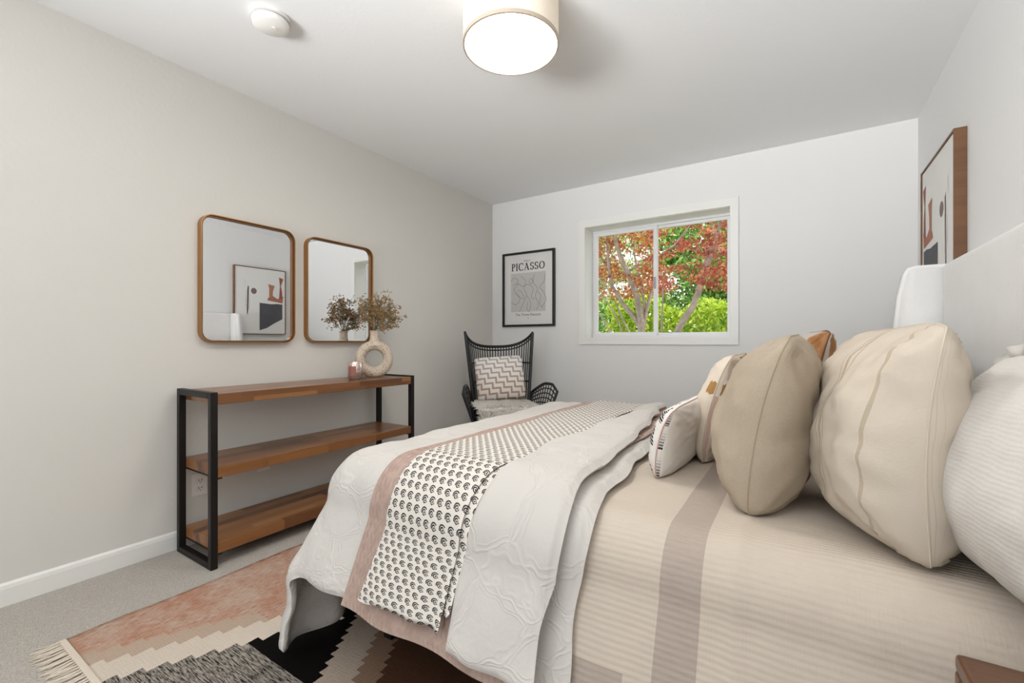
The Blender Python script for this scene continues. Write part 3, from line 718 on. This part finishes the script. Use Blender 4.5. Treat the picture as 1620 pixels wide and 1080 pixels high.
# ------------------------------------------------------------------ pillows
def pillow(name, label, mat, loc, w_, h, t_, lean, yaw, slump=.03, group=None, wr=.006, N=44, roll=0, seed=0, seam=None, top_e=.72, flange=0, seat_z=.634, parent=None, top_tuck=0):
    """upright pillow; its face looks toward local -x, its width runs along local y. loc = centre of its foot on the bed"""
    cl, sl = math.cos(lean), math.sin(lean); V = []; UV = []; F = []; idx = {}
    def P_(u, v, side):
        e = .46+(top_e-.46)*max(0, v)**.8
        au, av = abs(u), abs(v)
        rc = 1-.075*(au*av)**5; uu = u*(1-.035*(1-v*v)*au)*rc; vv = v*(1-.03*(1-u*u)*av)*rc
        core = max(0, (1-au**2.6))**.55*max(0, (1-av**2.6))**e
        tt = t_/2*core*(1-.22*v)
        nn = wr*(noise.noise((u*2.2+seed, v*2.2+side, seed))*1.2+.6*noise.noise((u*6+seed, v*6, side*3+seed)))*min(1, core*2+.25)
        # gathers running out of the corners
        for cu, cv in ((-1, 1), (1, 1), (-1, -1), (1, -1)):
            du, dv = u-cu, v-cv; rr = math.hypot(du, dv)
            if rr < .8: nn += .45*wr*math.sin(math.atan2(dv, du)*15+seed)*(1-rr/.8)*min(1, core*4)
        n_ = (tt+nn*(1 if core > 0 else 0))*side
        y = uu*w_/2; z = h/2+vv*h/2
        if roll: y, z = y*math.cos(roll)-(z-h/2)*math.sin(roll), h/2+y*math.sin(roll)+(z-h/2)*math.cos(roll)
        z = z+slump*(-.3*v*v); bow = -.02*(1-v*v)
        x = -n_+bow
        x, z = x*cl+z*sl, -x*sl+z*cl
        cy_, sy_ = math.cos(yaw), math.sin(yaw); X_, Y_ = x*cy_-y*sy_, x*sy_+y*cy_
        if z < .05:   # squash the foot onto the bed
            z = max(.002+.02*max(0, (z+.04))*.5, z) if z > 0 else .002+.0*z
        return (X_, Y_, z)
    g = [-math.cos(PI*i/N)*.35+(2*i/N-1)*.65 for i in range(N+1)]
    for side in (1, -1):
        for i in range(N+1):
            for j in range(N+1):
                edge_ = i in (0, N) or j in (0, N)
                if side == -1 and edge_: idx[(side, i, j)] = idx[(1, i, j)]; continue
                idx[(side, i, j)] = len(V); V.append(P_(g[i], g[j], side))
                UV.append(((g[i]+1)/2+(1 if side < 0 else 0), (g[j]+1)/2))
    for side in (1, -1):
        for i in range(N):
            for j in range(N):
                a, b_, c_, d_ = idx[(side, i, j)], idx[(side, i+1, j)], idx[(side, i+1, j+1)], idx[(side, i, j+1)]
                F.append((a, b_, c_, d_) if side < 0 else (d_, c_, b_, a))
    ring = [(i, 0) for i in range(N)]+[(N, j) for j in range(N)]+[(i, N) for i in range(N, 0, -1)]+[(0, j) for j in range(N, 0, -1)]
    rp = [V[idx[(1, i, j)]] for i, j in ring]
    # keep it a plain mesh unless it has pieces of its own
    if seam or flange:
        t = thing(name, label, 'pillow', loc, 0, group); o = mk('pillow_body', V, F, mat, t, True, UV)
        if seam: MB().tube(rp, seam[0], 6, closed=True).build('seam', seam[1], t, True)
        if flange:
            fv = []; ctr = Vector((sum(p[0] for p in rp)/len(rp), sum(p[1] for p in rp)/len(rp), sum(p[2] for p in rp)/len(rp)))
            for k_, p in enumerate(rp):
                p = Vector(p); d = (p-ctr).normalized(); wv2 = .006*math.sin(k_*.9); q__ = p+d*flange+Vector((wv2, 0, 0)); q__.z = max(q__.z, .003)
                fv += [p+Vector((-.002, 0, 0)), q__+Vector((-.002, 0, 0)), q__+Vector((.002, 0, 0)), p+Vector((.002, 0, 0))]
            n2 = len(rp); ff = []
            for k_ in range(n2):
                for s in range(4): ff.append((k_*4+s, ((k_+1) % n2)*4+s, ((k_+1) % n2)*4+(s+1) % 4, k_*4+(s+1) % 4))
            mk('flange', fv, ff, mat, t)
        return t
    o = mk(name, V, F, mat, parent, True, UV); o.location = loc
    if not parent: tag(o, label, 'pillow', group)
    return o
ZB = ZT+.014
M_seam = Mat('flax_seam', 'A8977E', .9).m; M_seamw = Mat('cream_seam', 'D3C6B2', .9).m
pillow('square_pillow', 'large plain flax linen pillow standing at the near middle of the bed', P['linen'], (-.093, 1.405, ZB), .52, .445, .235, math.radians(11), math.radians(-2), seam=(.0014, M_seam), seed=2, wr=.010, roll=math.radians(1.5), top_e=.66)
pillow('square_pillow', 'large cream striped cotton pillow between the linen pillow and white sham', P['stripe'], (.148, 1.275, ZB), .50, .45, .235, math.radians(3.5), math.radians(10), seam=(.0014, M_seamw), seed=9, wr=.014, roll=math.radians(-1.5), top_e=.66)
pillow('pillow_sham', 'white ribbed sham leaning on the near end of the headboard', P['sham'], (.325, 1.045, ZB), .50, .40, .24, math.radians(10), math.radians(8), seed=4, flange=.035, wr=.006, top_e=.6)
pillow('pillow_sham', 'white ribbed sham at the far end of the headboard', P['sham'], (.315, 2.26, ZB), .52, .43, .18, math.radians(8), 0, seed=14, flange=.03, wr=.005)
pillow('square_pillow', 'cream striped pillow at the far side behind the tan leather one', P['stripe'], (.175, 1.94, ZB), .50, .425, .15, math.radians(6), 0, seed=19, wr=.008)
pillow('leather_pillow', 'tan leather pillow with grey cloth corner standing on far side of bed', P['leather'], (.0, 1.98, ZB), .50, .46, .19, math.radians(7), math.radians(7), seed=25, wr=.013, seam=(.002, Mat('dark_tan_seam', '6E4524', .7).m), top_e=.5)
pillow('patchwork_pillow', 'cream pillow with whipstitched tan leather patch behind the small lumbar', P['patch'], (-.275, 1.83, ZB), .52, .385, .14, math.radians(14), 0, seed=31, wr=.008, seam=(.002, M_seamw), top_e=.55)
pillow('lumbar_pillow', 'small white lumbar pillow with navy triangles, frontmost on the bed', P['folk'], (-.352, 1.625, ZB), .60, .23, .115, math.radians(14), math.radians(-1), seed=40, wr=.005, seam=(.002, Mat('rose_seam', 'C9A39C', .9).m))

# ------------------------------------------------------------------ nightstand
Nt = thing('nightstand', 'dark brown wooden nightstand corner in front of bed at lower right', 'nightstand', (0, 0, 0))
nx0, nx1, ny0, ny1, nh = .165, .60, .30, .785, .645
b = MB().box(nx0, nx1, ny1-.022, ny1, .16, nh-.0225, .004, 2).box(nx0, nx1, ny0, ny0+.022, .16, nh-.0225, .004, 2)
b.box(nx0+.012, nx1, ny0+.022, ny1-.022, .16, .182).box(nx1-.01, nx1, ny0+.022, ny1-.022, .18, nh-.0225); b.build('carcass', M_night, Nt)
MB().box(nx0, nx1, ny0, ny1, nh-.022, nh, .007, 3).build('top', M_night, Nt, True)
for z0, z1 in ((.19, .395), (.402, .612)):
    d = MB().box(nx0+.006, nx0+.03, ny0+.026, ny1-.026, z0, z1, .003).build('drawer', M_night, Nt)
    MB().box(nx0-.012, nx0+.006, .50, .585, (z0+z1)/2-.006, (z0+z1)/2+.006, .003).build('handle', M_brassD, d)
for x in (nx0+.03, nx1-.03):
    for y in (ny0+.03, ny1-.03): MB().box(x-.016, x+.016, y-.016, y+.016, 0, .165, .003).build('leg', M_night, Nt)

# ------------------------------------------------------------------ rattan chair
CH = thing('rattan_chair', 'black rattan wing chair in the far corner', 'chair', (-2.06, 3.06, 0), math.radians(48)); CH.scale = (.91, .91, 1)
# local: +y = back, -y = front (faces the room)
def bk(u, z):
    """back shell point at height z, u in [-1,1]"""
    wv2 = .255+.075*(z-.42)/.7; x = wv2*math.sin(u*1.25)/math.sin(1.25)
    y = .27-.20*u*u+.14*(z-.42)
    return Vector((x, y, z))
def ztop(u): return .995+.125*abs(u)**2.6
N_ = 31
for i in range(N_):
    u = -1+2*i/(N_-1); zt = ztop(u); n = 7
    MB().tube([bk(u, .44+(zt-.44)*k_/n) for k_ in range(n+1)], .0055 if i not in (0, N_-1) else .012, 6).build('spoke' if i not in (0, N_-1) else 'side_rail', M_rattan, CH, True)
MB().tube([bk(-1+2*i/30, ztop(-1+2*i/30)+.004) for i in range(31)], .0125, 8).build('top_rail', M_rattan, CH, True)
MB().tube([bk(-1+2*i/30, ztop(-1+2*i/30)-.028) for i in range(31)], .006, 6).build('top_rail', M_rattan, CH, True)
for z in (.52, .70, .86):
    MB().tube([bk(-1+2*i/24, z)+Vector((0, -.008, 0)) for i in range(25)], .007, 6).build('cross_band', M_rattan, CH, True)
for sx in (-1, 1):
    # arm wing: outline loop and woven grid
    def am(s, v):  # s front(0)->back(1), v bottom(0)->top(1)
        zt = .70+.0*s-.13*max(0, s-.45)**1.2*1.4-.10*max(0, .18-s)*3; zb = .43
        x = .275+.055*(1-s)+.085*v*(1-.75*s); y = -.25+.36*s-.02*v
        return Vector((sx*x, y, zb+(zt-zb)*v))
    outl = [am(0, v/6) for v in range(7)]+[am(s/12, 1) for s in range(1, 13)]+[am(1, 1-v/6) for v in range(1, 7)]+[am(1-s/12, 0) for s in range(1, 12)]
    MB().tube(outl, .012, 8, closed=True).build('arm_rim', M_rattan, CH, True)
    for k_ in range(1, 10): MB().tube([am(k_/10, v/6) for v in range(7)], .0045, 5).build('arm_cane', M_rattan, CH, True)
    for k_ in range(1, 7): MB().tube([am(s/10, k_/7) for s in range(11)], .0055, 5).build('arm_cane', M_rattan, CH, True)
seat = [Vector((.30*math.cos(a)*(1.0), -.02+.27*math.sin(a), .42)) for a in [2*PI*i/32 for i in range(32)]]
MB().tube(seat, .014, 8, closed=True).build('seat_rim', M_rattan, CH, True)
b = MB()
for i in range(-9, 10):
    x = i*.03; hy = .27*math.sqrt(max(0, 1-(x/.30)**2)); b.tube([(x, -.02-hy, .42), (x, -.02+hy, .42)], .005, 5)
b.build('seat', M_rattan, CH, True)
for x in (-.22, .22):
    for y, yo in ((-.20, -.25), (.20, .27)): MB().tube([(x, y, .42), (x*1.12, yo, .012), (x*1.12, yo, 0)], [.013, .012, .012], 8).build('leg', M_rattan, CH, True)
MB().tube([(-.235, -.22, .2), (-.24, .23, .2), (.24, .23, .2), (.235, -.22, .2)], .008, 6, closed=True).build('stretcher', M_rattan, CH, True)
# seat cushion
cz = .436
b = MB().lathe([(0, 0), (.20, 0), (.235, .018), (.24, .04), (.22, .064), (.15, .072), (0, .074)], 36)
o = b.build('seat_cushion', fabric('seat_canvas', 'D8D0C5').m, None, True); o.location = (-2.06, 3.045, cz); o.scale = (.92, .92, 1); tag(o, 'round seat cushion under the white sheepskin on rattan chair', 'cushion')
# sheepskin
ca, sa = math.cos(math.radians(20)), math.sin(math.radians(20))
Sk = thing('sheepskin', 'shaggy white sheepskin on the rattan chair seat', 'sheepskin', (-2.063, 3.05, 0), math.radians(48)); Sk.scale = (.93, .93, 1)
def skin(x, y):
    z = .528
    fr = max(0, -.235-y); yy = max(y, -.235)-min(fr, .03)*.5
    z -= fr*.95; z -= .25*max(0, abs(x)-.2)**1.3
    return Vector((x, yy-fr*.12, z+.008*noise.noise((x*9, y*9, 0))))
V = []; F = []; nx_, ny_ = 26, 30
xs = np.linspace(-.245, .245, nx_+1); ys = np.linspace(-.40, .15, ny_+1)
for x in xs:
    for y in ys: V.append(skin(x, y))
for x in xs:
    for y in ys: V.append(skin(x, y)-Vector((0, -.008 if y < -.235 else 0, .008)))
N = (nx_+1)*(ny_+1)
for i in range(nx_):
    for j in range(ny_):
        a = i*(ny_+1)+j; F += [(a, a+ny_+1, a+ny_+2, a+1), (N+a, N+a+1, N+a+ny_+2, N+a+ny_+1)]
mk('hide', V, F, M_fur, Sk)
V = []; F = []
for _ in range(9000):
    x = random.uniform(-.25, .25); y = random.uniform(-.40, .155); p = skin(x, y)
    nrm = Vector((.0, -.9, .35)) if y < -.235 else Vector((0, -.1, 1)); nrm.x += (x/.25)**3*.7
    d = (nrm+Vector((random.gauss(0, .55), random.gauss(0, .55), random.gauss(-.1, .3)))).normalized(); ln = random.uniform(.03, .055)
    s_ = d.orthogonal().normalized()*.0022; k_ = len(V); mid = p+d*ln*.6; tip = p+d*ln*.85+Vector((random.gauss(0, .008), random.gauss(-.004, .008), -.012))
    V += [p-s_, p+s_, mid+s_*.9, mid-s_*.9, tip]; F += [(k_, k_+1, k_+2, k_+3), (k_+3, k_+2, k_+4)]
o = mk('wool', V, F, M_fur, Sk, False); o['kind'] = 'stuff'
# chair pillow (faces the room)
cp = pillow('square_pillow', 'white pillow with tan meander pattern on the rattan chair', P['meander'], (-2.14, 3.13, .55), .43, .39, .13, math.radians(14), math.radians(90+42), seed=50, wr=.004, roll=math.radians(-4))

# ------------------------------------------------------------------ garden outside
def at(px, py, Y):
    r = (px-810)/FPX; dx, dy = r*math.cos(YAW)-math.sin(YAW), r*math.sin(YAW)+math.cos(YAW); zc = Y/dy
    return Vector((dx*zc, Y, CAM_H-(py-541)*zc/FPX))
GZ = -.35
m = Mat('garden_soil', '6B5B42', 1); m.color(m.mix(m.noise(m.coord(), 3, 4).smooth(.4, .6), '6B5B42', '6F8040'))
struct('ground', MB().box(-16, 8, YB+TB+.01, 22, GZ-.1, GZ), m.m)
def leafmat(name, ca_, cb, cc, trans=.35):
    m = Mat(name, cb, .6, spec=.3); gi = m.nt.nodes.new('ShaderNodeNewGeometry'); rp = X(m.nt, gi.outputs['Random Per Island'])
    col = m.mix(rp.smooth(.0, .5), ca_, cb); col = m.mix(rp.smooth(.6, 1), col, cc); m.color(col)
    tl_ = m.nt.nodes.new('ShaderNodeBsdfTranslucent'); m.nt.links.new(col, tl_.inputs[0]); mx_ = m.nt.nodes.new('ShaderNodeMixShader'); mx_.inputs[0].default_value = trans
    ou = m.nt.nodes['Material Output']; m.nt.links.new(m.b.outputs[0], mx_.inputs[1]); m.nt.links.new(tl_.outputs[0], mx_.inputs[2]); m.nt.links.new(mx_.outputs[0], ou.inputs[0]); return m.m
M_red = leafmat('maple_leaf', '8C3F38', 'B0604A', 'D99A6C'); M_red2 = leafmat('orange_maple_leaf', '8F4A30', 'B87045', 'D2A85E')
M_yg = leafmat('yellow_green_leaf', '6E9A22', 'B5CC3A', 'E4EE7A'); M_gr = leafmat('green_leaf', '4E7F30', '86B04E', 'C7DD8C'); M_pale = leafmat('pale_green_leaf', '8AA05A', 'B9C78A', 'E0E8C4')
m = Mat('maple_bark', '8A7C6E', .9); m.color(m.mix(m.noise(m.coord(), 14, 4), '6A5C50', 'B3A698')); m.bump(m.noise(m.coord(), 40, 3), .4, .01); M_bark = m.m
def leaves(name, parent, centers, mat, ln, wd, maple=False, up=0.0):
    n = len(centers); C_ = np.asarray(centers)
    D_ = RNG.normal(size=(n, 3)); D_[:, 2] += up; D_ /= np.linalg.norm(D_, axis=1)[:, None]
    Q = RNG.normal(size=(n, 3)); Sx = np.cross(D_, Q); Sx /= np.linalg.norm(Sx, axis=1)[:, None]
    sc = RNG.uniform(.7, 1.3, n)[:, None]
    if maple:   # star of five lobes, eleven points
        prof = [(0, -.15)]
        for a, r in ((-125, .55), (-100, .25), (-62, .85), (-32, .32), (0, 1), (32, .32), (62, .85), (100, .25), (125, .55)): prof.append((r*math.sin(math.radians(a))*.8, r*math.cos(math.radians(a))))
    else: prof = [(0, -.5), (-.5, -.1), (-.35, .25), (0, .6), (.35, .25), (.5, -.1)]
    m_ = len(prof); V = np.concatenate([C_+Sx*(p[0]*wd)*sc+D_*(p[1]*ln)*sc for p in prof], axis=1).reshape(n*m_, 3)
    F = [tuple(range(i*m_, (i+1)*m_)) for i in range(n)]
    return mk(name, V.tolist(), F, mat, parent, False)
def clusters(cs, n, spread):
    out_ = []
    for c_ in cs:
        r = c_[3] if len(c_) > 3 else spread
        k_ = int(n*(r/spread)**1.5); out_.append(np.array(c_[:3])+RNG.normal(size=(k_, 3))*np.array([r, r*.9, r*.42]))
    return np.concatenate(out_)
def pxpath(pts, Y, bend=0): return [at(a, b_, Y+bend*i/len(pts)) for i, (a, b_) in enumerate(pts)]
# left maple (orange-brown), several stems
T1 = thing('maple_tree', 'orange leaved maple with forked grey stems seen through left window pane', 'tree', at(1016, 700, 6.2)*1); T1.location.z = GZ
def tpart(t, name, mb, mat): o = mb.build(name, mat, t, True); o.location = -t.location; return o
b0 = at(1016, 540, 6.2); base = Vector((b0.x, 6.2, GZ))
st = [[(1016, 540), (1014, 505), (1008, 470), (997, 438), (985, 415), (975, 385), (962, 345)],
      [(1015, 520), (1005, 503), (985, 480), (968, 452), (963, 420), (961, 390), (957, 340)],
      [(1016, 530), (1022, 495), (1030, 465), (1034, 430), (1030, 380), (1015, 330)],
      [(1014, 512), (1020, 480), (1012, 440), (1003, 400), (1005, 350), (1010, 320)]]
rs = [.06, .04, .03, .025]
tk = MB()
for k_, s in enumerate(st):
    pts = ([base] if k_ == 0 else [])+pxpath(s, 6.2, .25*(k_-1)); n = len(pts); tk.tube(pts, [rs[k_]*(1-.75*i/n) for i in range(n)], 7)
tpart(T1, 'trunk', tk, M_bark)
tw = MB()
for s in ([(1003, 540), (985, 505), (970, 470), (950, 440)], [(990, 540), (975, 500), (955, 470), (944, 440)], [(975, 540), (960, 515), (944, 490)], [(985, 440), (1000, 425), (1015, 418), (1032, 400)], [(965, 430), (952, 410), (945, 380)], [(963, 400), (975, 370), (985, 350)]):
    pts = pxpath(s, 6.5, .1); tw.tube(pts, [.016*(1-.15*i) for i in range(len(pts))], 5)
tpart(T1, 'branches', tw, M_bark)
cl = []
for _ in range(150):
    a = random.uniform(925, 1040); b_ = random.uniform(290, 470)
    if b_ > 400 and random.random() < .5 and a < 990: continue
    p = at(a, b_, random.uniform(5.7, 6.9)); cl.append((p.x, p.y, p.z, random.uniform(.05, .12)))
o = leaves('foliage', T1, clusters(cl, 58, .10), M_red2, .036, .042, True); o.location = -T1.location
# right maple (red)
T2 = thing('maple_tree', 'red leaved maple with one slanting trunk seen through right window pane', 'tree', at(1068, 540, 5.4)); T2.location.z = GZ
tk = MB(); pts = [Vector((at(1062, 540, 5.4).x, 5.4, GZ))]+pxpath([(1070, 527), (1082, 505), (1096, 485), (1104, 465), (1110, 440), (1122, 412), (1132, 385), (1140, 350)], 5.4); n = len(pts)
tk.tube(pts, [.055, .043, .038, .036, .034, .030, .028, .024, .018], 8)
tpart(T2, 'trunk', tk, M_bark)
tw = MB()
for s in ([(1108, 450), (1120, 435), (1140, 430), (1160, 420)], [(1112, 432), (1118, 400), (1128, 370), (1130, 340)], [(1047, 540), (1047, 500), (1049, 460), (1056, 440), (1075, 430)], [(1048, 400), (1065, 390), (1085, 365), (1105, 340)], [(1122, 412), (1135, 400), (1165, 390)]):
    pts = pxpath(s, 5.5, .1); tw.tube(pts, [.014*(1-.15*i) for i in range(len(pts))], 5)
tpart(T2, 'branches', tw, M_bark)
cl = []
for _ in range(170):
    a = random.uniform(1030, 1190); b_ = random.uniform(290, 455)
    if 395 < b_ and 1060 < a < 1110 and random.random() < .7: continue
    if random.random() < .16: continue
    p = at(a, b_, random.uniform(4.9, 6.0)); cl.append((p.x, p.y, p.z, random.uniform(.04, .10)))
o = leaves('foliage', T2, clusters(cl, 60, .09), M_red, .032, .038, True); o.location = -T2.location
# bushes and far trees
def bush(name, label, x0, x1, y0, y1, z0, z1, n, mat, ln, wd, cat='bush', seed=0):
    t = thing(name, label, cat, ((x0+x1)/2, (y0+y1)/2, GZ)); pts = RNG.uniform(size=(n, 3))
    pts = np.stack([x0+(x1-x0)*pts[:, 0], y0+(y1-y0)*pts[:, 1]**1.5, z0+(z1-z0)*pts[:, 2]], 1)
    topz = np.array([z1-.35*(1+noise.noise((p[0]*1.6+seed, p[1]*1.6, 0))) for p in pts]); pts = pts[pts[:, 2] < topz]
    o = leaves('foliage', t, pts, mat, ln, wd, up=.3); o.location = -t.location
    b = MB(); cx_, cy_ = (x0+x1)/2, (y0+y1)/2+.2
    for i in range(7):
        xx = x0+(x1-x0)*(i+.5)/7; b.tube([(cx_+(xx-cx_)*.3, cy_, GZ), (xx, cy_+.1, (z0+z1)/2), (xx+.1, cy_, z1-.4)], [.03, .02, .008], 5)
    o = b.build('stems', M_bark, t, True); o.location = -t.location
bush('garden_shrub', 'bright yellow green shrub below the red maple outside', -2.7, .2, 7.0, 7.9, GZ, 2.05, 26000, M_yg, .085, .035)
bush('garden_shrub', 'mid green shrub behind the forked maple outside', -5.6, -2.9, 8.6, 9.4, GZ, 2.2, 15000, M_gr, .08, .04, seed=5)
def tree(label, cx_, cy_, cz_, rx, ry, rz, n, mat, seed):
    t = thing('garden_tree', label, 'tree', (cx_, cy_, GZ)); c_ = RNG.normal(size=(90, 3)); c_ /= np.linalg.norm(c_, axis=1)[:, None]; c_ *= RNG.uniform(.35, 1, 90)[:, None]
    cs = [(cx_+a[0]*rx, cy_+a[1]*ry, cz_+a[2]*rz, .32) for a in c_]
    o = leaves('foliage', t, clusters(cs, n//90, .32), mat, .10, .06); o.location = -t.location
    b = MB().tube([(cx_, cy_, GZ), (cx_+.1, cy_, cz_*.5), (cx_-.05, cy_, cz_+rz*.5)], [.14, .10, .04], 8)
    for i in range(6):
        a = i*1.05; b.tube([(cx_+.08, cy_, cz_*.5+i*.12), (cx_+rx*.6*math.cos(a), cy_+ry*.5*math.sin(a), cz_+rz*.2)], [.05, .015], 6)
    o = b.build('trunk', M_bark, t, True); o.location = -t.location
tree('leafy green garden tree behind the red maple', -1.8, 11.5, 2.9, 2.0, 1.2, 1.9, 17000, M_gr, 1)
tree('pale green garden tree in the distance beyond the forked maple', -6.3, 13.5, 3.3, 2.3, 1.2, 2.3, 22000, M_pale, 2)
# wooden fence low at the left
fo = thing('garden_fence', 'weathered brown wooden fence low behind the forked maple', 'fence', (-5.2, 8.2, GZ))
for i in range(16):
    o = MB().box(i*.14-.8, i*.14-.8+.13, 0, .02, 0, 1.62, .003).build('fence_board', Mat('fence_wood', '6F6058', .9).m if i == 0 else bpy.data.materials['fence_wood'], fo)
MB().box(-.8, 1.44, -.03, 0, 1.2, 1.28).build('fence_rail', bpy.data.materials['fence_wood'], fo)
